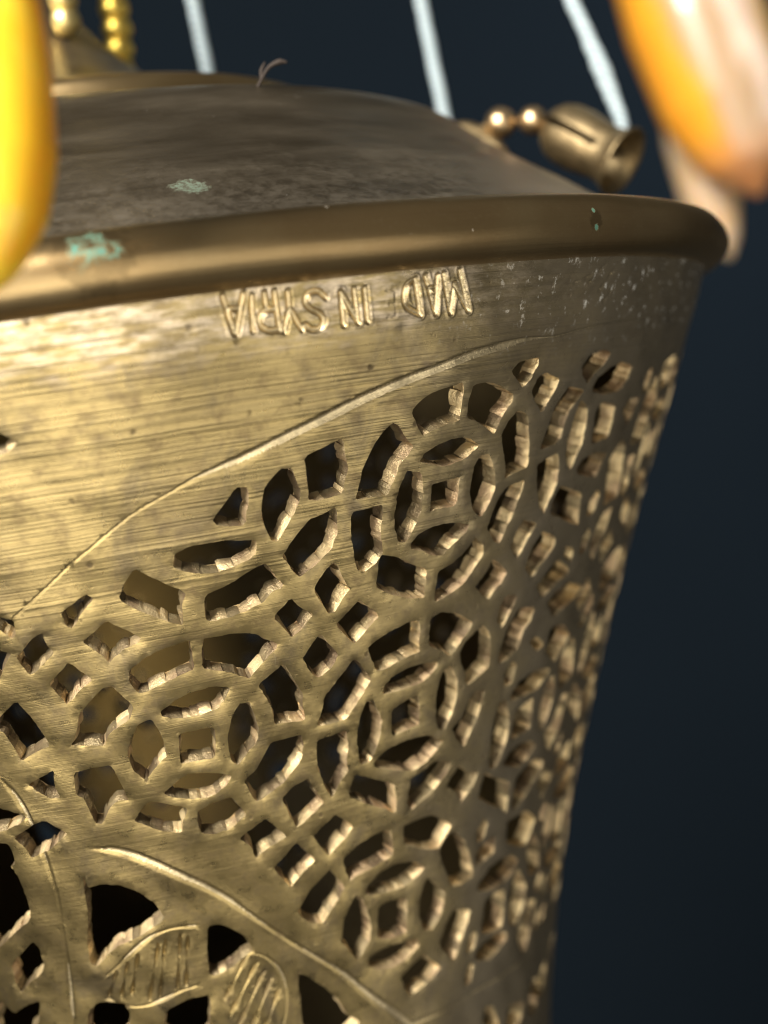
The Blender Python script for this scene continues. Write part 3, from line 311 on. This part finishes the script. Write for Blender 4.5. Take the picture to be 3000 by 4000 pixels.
SCRATCHES = [[[35.2,-4.7],[36.9,-3.3]],[[36.6,-5.3],[38.2,-3.6]],[[37.4,-6.2],[38.4,-5.1]],[[33.5,-4.6],[35.4,-4.1]],[[11.0,-9.6],[12.0,-7.6]],[[6.0,-11],[6.5,-13]],[[-3.2,-13],[-2.9,-15.5]],[[2.5,-9],[2.8,-10.5]]]
A0, A1, A2, A3 = 71.0601, 0.434369, -0.000393665, -1.43065e-05
def rz(z):
    z = np.asarray(z, float); zc = np.maximum(z, -98.); r = A0 + A1*zc + A2*zc**2 + A3*zc**3
    s = A1 + 2*A2*zc + 3*A3*zc**2
    return r + np.minimum(z+98., 0)*s*np.exp(np.minimum(z+98., 0)/6)*0 + 0.09*np.minimum(z+98., 0)
def drz(z):
    zc = np.maximum(np.asarray(z, float), -98.); return np.where(np.asarray(z) < -98, .09, A1 + 2*A2*zc + 3*A3*zc**2)
KU, KV = math.pi/180*55, 1.08            # unrolled sheet, near enough to millimetres
uvp = lambda p: (p[0]*KU, p[1]*KV)
AX, A_ = 51.0, -9.0                        # mirror lines of the pattern
def area2(P): return sum(P[i][0]*P[(i+1) % len(P)][1]-P[(i+1) % len(P)][0]*P[i][1] for i in range(len(P)))
def inside(P, pts):
    x, y = pts[:, 0], pts[:, 1]; r = np.zeros(len(pts), bool); n = len(P)
    for i in range(n):
        x1, y1 = P[i]; x2, y2 = P[(i+1) % n]
        if y1 == y2: continue
        c = ((y1 > y) != (y2 > y)) & (x < (x2-x1)*(y-y1)/(y2-y1)+x1); r ^= c
    return r
cent0 = lambda h: (sum(p[0] for p in h)/len(h), sum(p[1] for p in h)/len(h))
def grow(h, k):
    c = cent0(h); return [(c[0]+(p[0]-c[0])*k, c[1]+(p[1]-c[1])*k) for p in h]
traced = [grow(h, 1.07 if cent0(h)[0] < 34 else 1.07+.10*min(1, (cent0(h)[0]-34)/10)) for h in HOLES]
cent = lambda h: (sum(p[0] for p in h)/len(h), sum(p[1] for p in h)/len(h))
cell = [h for h in traced if A_ <= cent(h)[0] <= AX and min(p[0] for p in h) > A_-1.5 and max(p[0] for p in h) < AX+1.0]
holes = [(h, True) for h in traced]
def allow(h, existing):
    c = cent(h)
    for e in existing:
        b = cent(e)
        if abs(c[0]-b[0]) < 3.6 and abs(c[1]-b[1]) < 3.0: return False
    return True
for k in range(6):                         # the cell, mirrored and turned round the body
    for h in cell:
        if k == 0: continue
        g = []
        for a, z in h:
            if k % 2: b = 2*AX - a + 120*((k-1)//2)
            else: b = a + 120*(k//2)
            g.append((b, z))
        off = 0
        c = cent(g)[0]
        while c + off > 180: off -= 360
        g = [(a+off, z) for a, z in g]
        if max(p[0] for p in g) > 179 or min(p[0] for p in g) < -179: continue
        near = -35 < cent(g)[0] < 72
        if near and not allow(g, traced): continue
        holes.append((g if near else grow(g, .62), near))
# the lattice repeats: rosette columns every 17.3 deg, alternate columns dropped by 4.9 mm
def clear(S_, gap):
    q = np.array([uvp(p) for p in S_]); q = np.concatenate([q, (q+np.roll(q, 1, 0))/2, q.mean(0)[None]])
    if np.min(np.linalg.norm(hp[:, None]-q[None], axis=2)) < gap: return False
    c = cent(S_)
    return not any(inside(np.array([uvp(p) for p in h]), q).any() for h, nr in holes if nr and abs(cent(h)[0]-c[0]) < 8 and abs(cent(h)[1]-c[1]) < 8)
def weak(h):
    c = cent(h); return c[0] > 44.5 or (c[0] > 30.5 and c[1] < -37)
unit = [h for h in traced if 12.2 <= cent(h)[0] <= 30.2 and -68 < cent(h)[1] < -11]
holes = [(h, nr) for h, nr in holes if not (nr and weak(h) and cent(h)[0] < 76 and -72 < cent(h)[1] < -9)]
dens = lambda hs: np.array([np.array(uvp(h[i]))*(1-t)+np.array(uvp(h[(i+1) % len(h)]))*t for h in hs for i in range(len(h)) for t in (0, .33, .66)])
hp = dens([h for h, nr in holes if nr])
for da, dz in ((17.3, -4.9), (34.6, 0.), (17.3, 15.1), (34.6, 20), (51.9, -4.9)):
    for h in unit:
        g = [(a+da, z+dz) for a, z in h]; c = cent(g)
        if not (30.5 < c[0] < 76 and -70.5 < c[1] < -10.5): continue
        if c[0] < 44.5 and c[1] > -37: continue
        for kf in (1.12, .95, .78, .6):
            G_ = grow(g, kf)
            if max(p[1] for p in G_) < -9.2 and clear(G_, .55):
                holes.append((G_, True)); hp = np.concatenate([hp, dens([G_])]); break
for zz in np.arange(-70, -13, 1.2):
    for aa in np.arange(33, 66, 1.2):
        S_ = [(aa-.7, zz-1.2), (aa+.5, zz-1.0), (aa+.9, zz+.6), (aa+.2, zz+1.2), (aa-.9, zz+.3)]
        if clear(S_, .62): holes.append((S_, True)); hp = np.concatenate([hp, dens([S_])])
def resample(P, step):
    P = np.array([uvp(p) for p in P]); out = []
    if area2(P) > 0: P = P[::-1]
    # one light corner-cutting pass keeps corners crisp but hand-cut
    Q = []
    for i in range(len(P)):
        a, b, c = P[i-1], P[i], P[(i+1) % len(P)]
        f = .12
        Q += [b+(a-b)*f, b+(c-b)*f]
    P = np.array(Q)
    off, left = 0., 0.
    for i in range(len(P)):
        a, b = P[i], P[(i+1) % len(P)]; L = np.linalg.norm(b-a)
        if L < 1e-6: continue
        n = max(1, int(round(L/step))); nn = np.array([(b-a)[1], -(b-a)[0]])/L
        for k in range(n):
            if left <= 0: off = rng.uniform(-.055, .055) if step < .5 else 0; left = rng.uniform(.6, 1.5)
            left -= L/n
            out.append(a+(b-a)*k/n + nn*(off if 0 < k else 0))
    return np.array(out)
ZT, ZB = 0.8, -120.
polys, pts, edges = [], [], []
for h, near in holes:
    P = resample(h, .30 if near else .9)
    if len(P) < 4: continue
    polys.append(P); b = len(pts); pts += [tuple(p) for p in P]; edges += [(b+i, b+(i+1) % len(P)) for i in range(len(P))]
ncont = len(pts); cpts = np.array(pts)
# engraved lines: (points, half width mm, depth mm, lip mm)
grooves = []
wd = {'arch': (.50, .22), 'low1': (.46, .20), 'low2': (.38, .17), 'lens': (.30, .13), 'leaf_a': (.26, .15), 'leaf_b': (.22, .12), 'leaf_c': (.24, .12)}
for k, L in LINES.items(): grooves.append((L, wd[k][0], wd[k][1], .08))
for L in HATCH: grooves.append((L, .17, .20, .1))
for L in LETTERS: grooves.append((L, .26, .30, .41))
for L in LETTER_FAINT: grooves.append((L, .13, .07, .3))
for L in SCRATCHES: grooves.append((L, .19, .14, .1) if L[0][0] > 30 else (L, .10, .05, .2))
grid = []
def addgrid(u0, u1, v0, v1, s):
    nu, nv = int((u1-u0)/s), int((v1-v0)/s)
    U, V = np.meshgrid(np.arange(nu+1), np.arange(nv+1)); U = u0+(u1-u0)*(U+.5*(V % 2))/(nu+.5); V = v0+(v1-v0)*V/nv
    grid.append(np.stack([U.ravel(), V.ravel()], 1))
uF0, uF1 = -34*KU, 72*KU
addgrid(uF0, uF1, -97*KV, ZT*KV-.01, .62)
addgrid(-179.9*KU, uF0-1, ZB*KV+.6, ZT*KV-.3, 2.0); addgrid(uF1+1, 179.9*KU, ZB*KV+.6, ZT*KV-.3, 2.0)
addgrid(uF0-1, uF1+1, ZB*KV+.6, -98*KV, 2.0)
addgrid(32.5*KU, 39*KU, -6.6*KV, -3*KV, .16)
addgrid(5.6*KU, 24.2*KU, -6.6*KV, -2.4*KV, .105)
AW = ([-13, 2, 6, 14, 27, 31, 60], [.26, .26, .9, 1.15, 1.0, .45, .35])
for L, hw, dp, lp in grooves[:len(LINES)+len(HATCH)]:
    Q = np.array([uvp(p) for p in smooth_prof(L, 6)] if len(L) > 2 else [uvp(p) for p in L])
    for i in range(len(Q)-1):
        d = Q[i+1]-Q[i]; l = np.linalg.norm(d); n = np.array([-d[1], d[0]])/max(l, 1e-9)
        for s in np.arange(0, l, .22):
            fw = np.interp((Q[i]+d*s/l)[0]/KU, AW[0], AW[1])*.95 if L is LINES['arch'] else 1.
            for o in (-1.5, -1.02, -.8, -.55, -.2, .2, .6, 1.02, 1.5): grid.append((Q[i]+d*s/l+n*o*hw*fw)[None])
grid = np.concatenate(grid)
grid = grid[(grid[:, 0] > -179.95*KU) & (grid[:, 0] < 179.95*KU)]
bad = np.zeros(len(grid), bool)
for P in polys:
    lo, hi = P.min(0)-.01, P.max(0)+.01
    ix = np.nonzero((grid[:, 0] > lo[0]) & (grid[:, 0] < hi[0]) & (grid[:, 1] > lo[1]) & (grid[:, 1] < hi[1]))[0]
    if len(ix): bad[ix[inside(P, grid[ix])]] = True
cells = {}
for x, y in cpts: cells.setdefault((int(x//.25), int(y//.25)), []).append((x, y))
for i in np.nonzero(~bad)[0]:
    x, y = grid[i]; cx, cy = int(x//.25), int(y//.25)
    for a in (-1, 0, 1):
        for b in (-1, 0, 1):
            for q in cells.get((cx+a, cy+b), ()):
                if (q[0]-x)**2+(q[1]-y)**2 < .17**2: bad[i] = True
grid = grid[~bad]
key = np.unique(np.round(grid/.06).astype(np.int64), axis=0, return_index=True)[1]; grid = grid[key]
pts += [tuple(g) for g in grid]
bd = []
for u in np.concatenate([np.arange(-180, -34, 2.), np.arange(-34, 72, .7), np.arange(72, 180.01, 2.)]): bd.append((u*KU, ZT*KV)); bd.append((u*KU, ZB*KV))
for v in np.arange(ZB+2, ZT-1, 2.): bd.append((-180*KU, v*KV)); bd.append((180*KU, v*KV))
bd += [(180*KU, ZT*KV), (180*KU, ZB*KV)]
pts += bd
V2, _, tris, *_r = delaunay_2d_cdt([Vector(p) for p in pts], edges, [], 0, 1e-5)
V2 = np.array([(v[0], v[1]) for v in V2]); tris = np.array([t for t in tris if len(t) == 3])
ct = V2[tris].mean(1); drop = np.zeros(len(tris), bool)
for P in polys:
    lo, hi = P.min(0), P.max(0)
    ix = np.nonzero((ct[:, 0] > lo[0]) & (ct[:, 0] < hi[0]) & (ct[:, 1] > lo[1]) & (ct[:, 1] < hi[1]))[0]
    if len(ix): drop[ix[inside(P, ct[ix])]] = True
tris = tris[~drop]
a, b, c = V2[tris[:, 0]], V2[tris[:, 1]], V2[tris[:, 2]]
ar = (b[:, 0]-a[:, 0])*(c[:, 1]-a[:, 1])-(b[:, 1]-a[:, 1])*(c[:, 0]-a[:, 0])
tris[ar < 0] = tris[ar < 0][:, ::-1]; tris = tris[np.abs(ar) > 1e-9]
# ---- relief of the sheet
TH, Z = V2[:, 0]/KU, V2[:, 1]/KV
RR = rz(Z); depth = np.zeros(len(V2)); groove_amt = np.zeros(len(V2)); gi = 0
ARCH = list(LINES).index('arch')
tt_theta = lambda Q, t: np.interp(t*(len(Q)-1), np.arange(len(Q)), Q[:, 0])
for L, hw, dp, lp in grooves:
    Q = np.array(smooth_prof(L, 6) if len(L) > 2 else L); lo, hi = Q.min(0)-2, Q.max(0)+2
    ix = np.nonzero((TH > lo[0]) & (TH < hi[0]) & (Z > lo[1]) & (Z < hi[1]))[0]
    if not len(ix): continue
    k = math.pi/180*RR[ix]; X = np.stack([TH[ix]*k, Z[ix]*1.09], 1); best = np.full(len(ix), 9.); sg = np.ones(len(ix)); tt = np.zeros(len(ix)); n = len(Q)-1
    for i in range(n):
        s = np.stack([Q[i][0]*k, np.full(len(ix), Q[i][1]*1.09)], 1); e = np.stack([Q[i+1][0]*k, np.full(len(ix), Q[i+1][1]*1.09)], 1)
        d = e-s; t = np.clip(((X-s)*d).sum(1)/(d**2).sum(1), 0, 1); q = np.linalg.norm(X-s-d*t[:, None], axis=1)
        u = q < best; best[u] = q[u]; r_ = X-s-d*t[:, None]; sg[u] = -np.sign(d[:, 0]*r_[:, 1]-d[:, 1]*r_[:, 0])[u]; tt[u] = (i+t[u])/n
    f = .75+.25*np.sin(tt*9+hw*40)
    if len(L) > 8: f = f*np.clip(np.minimum(tt, 1-tt)*9+.35, 0, 1)
    if gi == ARCH: f = .95*np.interp(tt_theta(Q, tt), AW[0], AW[1])
    if lp == .41: f = np.ones_like(f)
    w_ = hw*f
    st = sg*best/w_
    g = dp*f*(np.clip(np.where(st < -.55, (st+1)/.45, (1-st)/1.55), 0, 1) if gi < len(LINES) else np.clip(1-best/w_, 0, 1))
    lip = dp*f*(.16 if lp == .41 else lp)*np.clip(1-np.abs(best-w_*1.35)/(w_*.45), 0, 1)
    gi += 1
    if gi <= len(LINES) or len(LINES)+len(HATCH) < gi <= len(LINES)+len(HATCH)+len(LETTERS) or dp == .14: groove_amt[ix] = np.maximum(groove_amt[ix], g)
    depth[ix] = np.where(g > 0, np.maximum(depth[ix], g), depth[ix]-lip*(depth[ix] <= 0))
def bumpy(t, z): return .05*np.sin(t*.31+z*.21)+.045*np.sin(t*.53-z*.37+1)+.03*np.sin(t*1.1+z*.9+2)+.02*np.sin(t*.2+z*1.3)
depth += bumpy(TH, Z)
depth += .32*np.clip((Z+8)/8, 0, 1)**2         # the wall straightens under the rim
depth += .10*np.clip((-5.2+.03*(Z+12)-TH)/.35, 0, 1)*np.clip((Z+25)/3, 0, 1)*np.clip((TH+20)/6, 0, 1)     # lap seam
for a0, z0, s, dd in ((-.5, -5.6, .9, .12), (18.3, -6.8, .7, .12), (26.3, -6.6, .6, .08), (6.2, -4.2, .9, .10)): depth += dd*np.exp(-(((TH-a0)*1.2)**2+(Z-z0)**2)/s**2)
# ---- loops
nb = {}
E = {}
for t in tris:
    for i in range(3): E[(int(t[i]), int(t[(i+1) % 3]))] = 1
bedges = [e for e in E if (e[1], e[0]) not in E]
def border(i): return abs(V2[i, 0]) > 179.9*KU or V2[i, 1] > ZT*KV-.005 or V2[i, 1] < ZB*KV+.005
onb = np.zeros(len(V2), bool)
for x, y in bedges:
    if border(x) and border(y): continue
    nb.setdefault(x, []).append(y); onb[x] = onb[y] = True
depth[onb] += .045 * np.clip(rng.normal(1, .35, onb.sum()), .3, 2)
def P3(th, z, d):
    t = np.radians(th); r = rz(z); s = drz(z); q = np.sqrt(1+s*s)
    er = np.stack([np.sin(t), -np.cos(t), 0*t], -1); ez = np.array([0, 0, 1.])
    n = (er - s[..., None]*ez)/q[..., None]
    return (er*r[..., None] + ez*np.asarray(z)[..., None] - n*np.asarray(d)[..., None])*MM
THK = 1.4
outer = P3(TH, Z, depth)
loops = []
while nb:
    s = next(iter(nb)); L = [s]; cur = s
    while True:
        nx_ = nb.get(cur)
        if not nx_: break
        n_ = nx_.pop()
        if not nx_: del nb[cur]
        if n_ == s: break
        L.append(n_); cur = n_
    if len(L) > 2: loops.append(L)
hd = np.zeros((len(V2), 2))
for x, y in bedges:
    d = V2[y]-V2[x]; n_ = np.array([d[1], -d[0]])/max(np.linalg.norm(d), 1e-9); hd[x] += n_; hd[y] += n_
ln = np.linalg.norm(hd, axis=1); hd[ln > 0] /= ln[ln > 0][:, None]
inuv = V2 + hd*onb[:, None]*.04
ith, iz = inuv[:, 0]/KU, inuv[:, 1]/KV
inner = P3(ith, iz, np.full(len(V2), THK) + bumpy(TH, Z))
NV = len(V2)
verts = [outer, inner]; uvs = [np.stack([TH*math.pi/180*60, Z], 1)]*2
wv_uv, wv_d, faces_w, wmat = [], [], [], []
base = 2*NV
def wadd(p, d): wv_uv.append(p); wv_d.append(d); return base+len(wv_uv)-1
for L in loops:
    n = len(L); Pn = V2[L]
    dirs = np.roll(Pn, -1, 0)-Pn; ang = np.arctan2(dirs[:, 1], dirs[:, 0]); turn = np.abs((ang-np.roll(ang, 1)+np.pi) % (2*np.pi)-np.pi); turn[~np.isfinite(turn)] = 0
    k0 = int(turn.argmax()); i = 0
    prev_end = first_start = None
    while i < n:
        seg = [L[(k0+i) % n]]; ln_ = 0; lim = rng.uniform(.55, 1.35)
        while i < n:
            j = (k0+i) % n; ln_ += float(np.linalg.norm(dirs[j])); i += 1; seg.append(L[(k0+i) % n])
            if i < n and (ln_ > lim or turn[(k0+i) % n] > .6): break
        sv = V2[seg[-1]]-V2[seg[0]]
        if np.linalg.norm(sv) < 1e-6: hn = hd[seg[0]]
        else: hn = np.array([sv[1], -sv[0]])/np.linalg.norm(sv)
        o0 = rng.uniform(.0, .30); tl = rng.uniform(-.14, .14); md = rng.uniform(-.10, .12); old = rng.random() < (.62 if V2[seg[0], 0] < 9*KU else .30)
        rows = []
        for q, vi in enumerate(seg):
            s = q/max(1, len(seg)-1); o = o0+tl*(s-.5)*2; jt = rng.normal(0, .015) - (.07 if q in (0, len(seg)-1) else 0)
            A = wadd(V2[vi], depth[vi]); B = wadd(V2[vi]+hn*(o*.5+md+jt), THK*.5); C_ = wadd(V2[vi]+hn*(o+jt), THK+bumpy(TH[vi], Z[vi]))
            rows.append((A, B, C_, vi))
        for x, y in zip(rows[:-1], rows[1:]):
            faces_w += [(x[0], x[1], y[1], y[0]), (x[1], x[2], y[2], y[1]), (x[2], NV+x[3], NV+y[3], y[2])]; wmat += [4 if old else 1]*2+[1]
        if prev_end: wmat += [4]*3; faces_w += [(prev_end[0], prev_end[1], rows[0][1]), (prev_end[1], prev_end[2], rows[0][2], rows[0][1]), (prev_end[2], NV+rows[0][3], rows[0][2])]
        if first_start is None: first_start = rows[0]
        prev_end = rows[-1]
    x, y = prev_end, first_start; wmat += [4]*3
    faces_w += [(x[0], x[1], y[1]), (x[1], x[2], y[2], y[1]), (x[2], NV+y[3], y[2])]
wv_uv = np.array(wv_uv); wth, wz = wv_uv[:, 0]/KU, wv_uv[:, 1]/KV
verts.append(P3(wth, wz, np.array(wv_d))); uvs.append(np.stack([wth, wz], 1))
fo = [tuple(t) for t in tris.tolist()]; fi = [(t[0]+NV, t[2]+NV, t[1]+NV) for t in tris.tolist()]
faces = fo+fi+faces_w
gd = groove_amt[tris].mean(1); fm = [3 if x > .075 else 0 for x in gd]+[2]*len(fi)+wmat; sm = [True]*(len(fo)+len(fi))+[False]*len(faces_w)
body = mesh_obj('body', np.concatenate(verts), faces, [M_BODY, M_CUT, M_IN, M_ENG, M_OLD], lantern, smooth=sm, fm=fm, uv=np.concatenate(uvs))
tag(body, 'openwork brass wall sawn into rosettes and lattice, stamped MADE IN SYRIA')
print('body', len(V2), 'verts', len(tris), 'tris', len(loops), 'holes', len(faces_w), 'wall faces')
# ---- rolled rim, lid, collar, finial, base
ra = 2.62
lathe('rim', [(70+ra*math.cos(t), ra*math.sin(t)*1.0) for t in np.linspace(-math.pi, math.pi, 49)], M_RIM, lantern, 360,
      lambda th, r, z: .06*math.sin(7*th+z)+.05*math.sin(17*th-.8*z)+.03*math.sin(41*th+1))
dome = [(67.6, 1.2), (66.8, 2.4), (61.48, 5.67), (56.62, 9.18), (52.07, 12.52), (47.97, 15.74), (44.08, 18.94), (38.42, 20.48), (32.06, 21.5), (29.0, 21.9)]
lid = lathe('lid', smooth_prof(dome, 10), M_LID, lantern, 300, lambda th, r, z: .10*math.sin(3*th+z*.3)+.06*math.sin(11*th-z*.5)+.03*math.sin(23*th+z))
tag(lid, 'dull brown domed lid with green verdigris spots')
collar = [(29.4, 21.2), (29.9, 22.8), (29.8, 24.2), (29.0, 25.0), (27, 25.4), (22, 25.7)]
lathe('collar', smooth_prof(collar, 6), M_RIM, lid, 200)
fin = [(25, 25.5), (21.5, 27.2), (18, 29.4), (14.5, 32.2), (11, 35.6), (8, 39.6), (5.5, 44), (4, 50), (4.5, 56), (0.2, 58)]
lathe('finial', smooth_prof(fin, 8), M_LID, lid, 128, center=(-6, 0))
rb = float(rz(-120.)) + .1
lathe('base_light_stop', [(.01, -119.2), (20, -119.4), (rb, -119.6)], M_IN, lantern, 96)  # unseen disc added to block light coming in from below
lathe('base_ring', [(rb+1.6*math.cos(t), -120+1.6*math.sin(t)) for t in np.linspace(-math.pi, math.pi, 25)], M_RIM, lantern, 200)

# ------------------------------------------------------------------ cords, bell, beads, chains
def cord(pts, rad, label):
    return tag(tube('white_cord', pts, rad, M_CORD, None, 14, 14, .05), label, 'cord', 'white cords hanging behind the lid')
cord([(17.3, 17.2, 72), (17.66, 16.07, 50.23), (17.8, 15.59, 43.9), (18.07, 14.89, 34.72), (18.1, 14.5, 26)], .86, 'white cord behind the flat top of the lid, left of the others')
cord([(48.2, 11.5, 70), (47.49, 10.26, 45.29), (47.24, 8.64, 36.17), (46.74, 4.75, 23.25), (46, 2, 16)], .86, 'white cord dropping behind the sloping side of the lid')
cord([(57.5, -8, 62), (59.52, -10.92, 36.33), (60.52, -12.64, 29.05), (61.3, -14.2, 23.57), (61.75, -15.3, 19.61), (62.0, -16.2, 16.6), (61.2, -17.0, 14.6)], [.9, .9, .9, 1.15, .95, .8, .65], 'kinked white cord running down to the little bell cap')
# bell-shaped chain end
b0, b1 = Vector((54.3, -13.32, 17.94)), Vector((59.99, -19.4, 11.59)); ax = (b1-b0).normalized(); LB = (b1-b0).length
bell = tag(empty('chain_bell', b0*MM), 'small slit brass bell cap with two round beads above the rim', 'bell cap')
def sphere(name, c, r, mat, parent, n=20):
    vs, fs = [], []
    for i in range(n+1):
        p = math.pi*i/n
        for j in range(n*2): vs.append(((c[0]+r*math.sin(p)*math.cos(math.pi*j/n))*MM, (c[1]+r*math.sin(p)*math.sin(math.pi*j/n))*MM, (c[2]+r*math.cos(p))*MM))
    k = n*2
    for i in range(n):
        for j in range(k): fs.append((i*k+j, (i+1)*k+j, (i+1)*k+(j+1) % k, i*k+(j+1) % k))
    return mesh_obj(name, vs, fs, mat, parent)
def bell_mesh():
    sx = Vector((0, 0, 1)).cross(ax).normalized(); sy = ax.cross(sx)
    po = [(0.05, -.3), (1.4, -.2), (2.6, .2), (3.4, 1.0), (3.8, 2.1), (3.9, 3.8), (3.7, 5.4), (3.45, 6.8), (3.55, 7.9), (4.1, 8.8), (4.5, 9.25)]
    pi_ = [(4.4, 9.45), (3.9, 9.05), (3.2, 8.0), (3.05, 6.8), (3.2, 5.0), (3.2, 3.0), (2.2, 1.3), (.1, .9)]
    pr = po+pi_; n = 72; vs, fs = [], []; sl = LB/9.3
    for j in range(n):
        t = 2*math.pi*j/n
        for r, s in pr: vs.append((b0 + ax*s*sl + (sx*math.cos(t)+sy*math.sin(t))*r*.93)*MM)
    k = len(pr); cdir = (Vector(CP)/MM-b0); want = math.atan2((cdir-ax*cdir.dot(ax)).dot(sy), (cdir-ax*cdir.dot(ax)).dot(sx))
    for j in range(n):
        t = 2*math.pi*(j+.5)/n
        dlt = (t-want-SLIT+math.pi) % (2*math.pi)-math.pi
        for i in range(k-1):
            sm_ = (pr[i][1]+pr[i+1][1])/2
            if abs(dlt) < .12 and sm_ < 7.4: continue
            fs.append((j*k+i, ((j+1) % n)*k+i, ((j+1) % n)*k+i+1, j*k+i+1))
    return mesh_obj('bell_cap', vs, fs, M_SMALL, bell)
SLIT = -.2
bell_mesh()
BE = mat_small_brass('bead_brass', (.66, .47, .26), .28)
sphere('bead', (48.9, -11.19, 19.45), 1.85, BE, bell); sphere('bead', (52.5, -12.36, 19.0), 1.7, BE, bell)
tube('link', [(45.5, -10.6, 19.2), (47.2, -10.9, 19.3), (48.9, -11.19, 19.45), (52.5, -12.36, 19.0), (54.6, -13.6, 17.7)], .32, M_SMALL, bell, 8, 6)
lug = tube('hanging_loop', [(41.5, -9.6, 17.2), (43.0, -9.9, 19.1), (45.08, -10.2, 19.3), (47.3, -10.6, 17.6), (48.6, -11.0, 15.4)], 1.0, M_SMALL, lid, 12, 8)
# gold bead chains
def chain(p0, p1, n, r, mat, label):
    r0 = empty('bead_chain', Vector(p1)*MM); tag(r0, label, 'chain', 'gold bead chains at the lid top')
    first = None
    for i in range(n):
        q = Vector(p0).lerp(Vector(p1), i/(n-1)) + Vector((math.sin(i*1.3)*.12, 0, 0))
        if first is None:
            first = sphere('bead', q, r, mat, r0, 14); c0 = q
        else:
            o = first.copy(); COL.objects.link(o); o.location = (q-c0)*MM; o.parent = r0; o.matrix_parent_inverse = Matrix.Translation(-r0.location)
    return r0
chain((1.9, -12, 58.5), (.6, -10.4, 36.6), 10, 1.75, M_SILV, 'pale gold bead chain next to the yellow drop')
chain((7.7, 12.0, 58), (6.32, 10.98, 34.2), 10, 1.95, M_GOLD, 'deep gold bead chain between the pale chain and the first white cord')
# a wisp of dried fibre on the lid
fb = empty('fibre_wisp', Vector((16.5, -41.3, 18.9))*MM); tag(fb, 'tiny dried fibre sticking up from the lid', 'fibre')
M_F = NT('dried_fibre'); M_F.coat(Base_Color=(.03, .02, .014, 1), Roughness=.8); M_F = M_F.m
tube('strand', [(16.3, -41.3, 18.4), (17.1, -41.2, 19.5), (17.9, -41.2, 20.4), (18.9, -41.3, 20.75), (19.6, -41.4, 20.6)], [.14, .14, .18, .28, .1], M_F, fb, 8, 6)
tube('strand', [(17.0, -41.2, 19.3), (17.15, -41.1, 20.2), (17.6, -41.1, 20.9)], [.12, .18, .08], M_F, fb, 8, 6)

# ------------------------------------------------------------------ stone drops
def drop(name, pts, rad, mat, label, flat=1.0):
    o = tube(name, pts, rad, mat, None, 40, 14); return tag(o, label, 'stone drop', 'polished stone drops')
Y = mat_drop('yellow_stone', [(.34, (.95, .36, .01)), (.46, (1.0, .55, .02)), (.54, (1.0, .66, .05)), (.66, (.95, .42, .02))], .10, 2, .6)
RD = (CR - Vector((0, 0, 0))).normalized(); DR = Vector((.93, -.18, .30)).normalized()
AMC = Vector(CP)/MM + (Vector((90.2, 15.7, 30))-Vector(CP)/MM)*2.2
AM = mat_agate('banded_agate', tuple(AMC), tuple(DR), 19.0, AMC.z-39, [(.0, (.85, .36, .03)), (.16, (.90, .40, .03)), (.30, (.48, .31, .17)), (.52, (.50, .35, .22)), (.66, (.85, .68, .56)), (.80, (.62, .45, .32)), (1., (.85, .50, .10))], (.55, .24, .09))
AM2 = mat_drop('pale_agate', [(.30, (.85, .55, .20)), (.48, (.80, .60, .42)), (.62, (.78, .42, .08))], .12, 5, .5)
drop('stone_drop', [(-2.6, -84.2, 26), (-3.1, -84.56, 18.43), (-3.7, -84.9, 11), (-4.7, -85.0, 5), (-5.5, -85.15, 1.5), (-6.4, -85.2, -1.4), (-7.0, -85.2, -3)], [1.2, 2.0, 2.9, 3.35, 3.0, 1.7, .15], Y, 'glowing yellow polished drop hanging close in front of the lid')
def far(P, k):      # the same line of sight, further back and larger
    c = Vector(CP)/MM; return [tuple(c + (Vector(p)-c)*k) for p in P]
drop('stone_drop', far([(84, 20, 70), (86.6, 17.6, 52), (89.2, 16.2, 37), (91.4, 15.0, 24.5), (93.2, 14.2, 15.5), (94.3, 13.7, 10.2)], 2.2), [4*2.2, 8.6*2.2, 9.8*2.2, 9.2*2.2, 6.4*2.2, 1], AM, 'large orange and beige banded drop far behind the rim, in the upper corner')
drop('stone_drop', far([(92, 29, 44), (92.4, 28.4, 33), (92.6, 27.6, 22), (93.2, 26.9, 12), (94, 26.3, 6.0), (94.6, 26.1, 3)], 2.2), [1.5*2.2, 4.0*2.2, 4.8*2.2, 4.2*2.2, 2.4*2.2, .4], AM2, 'smaller pale drop just behind the end of the rim, under the large one')
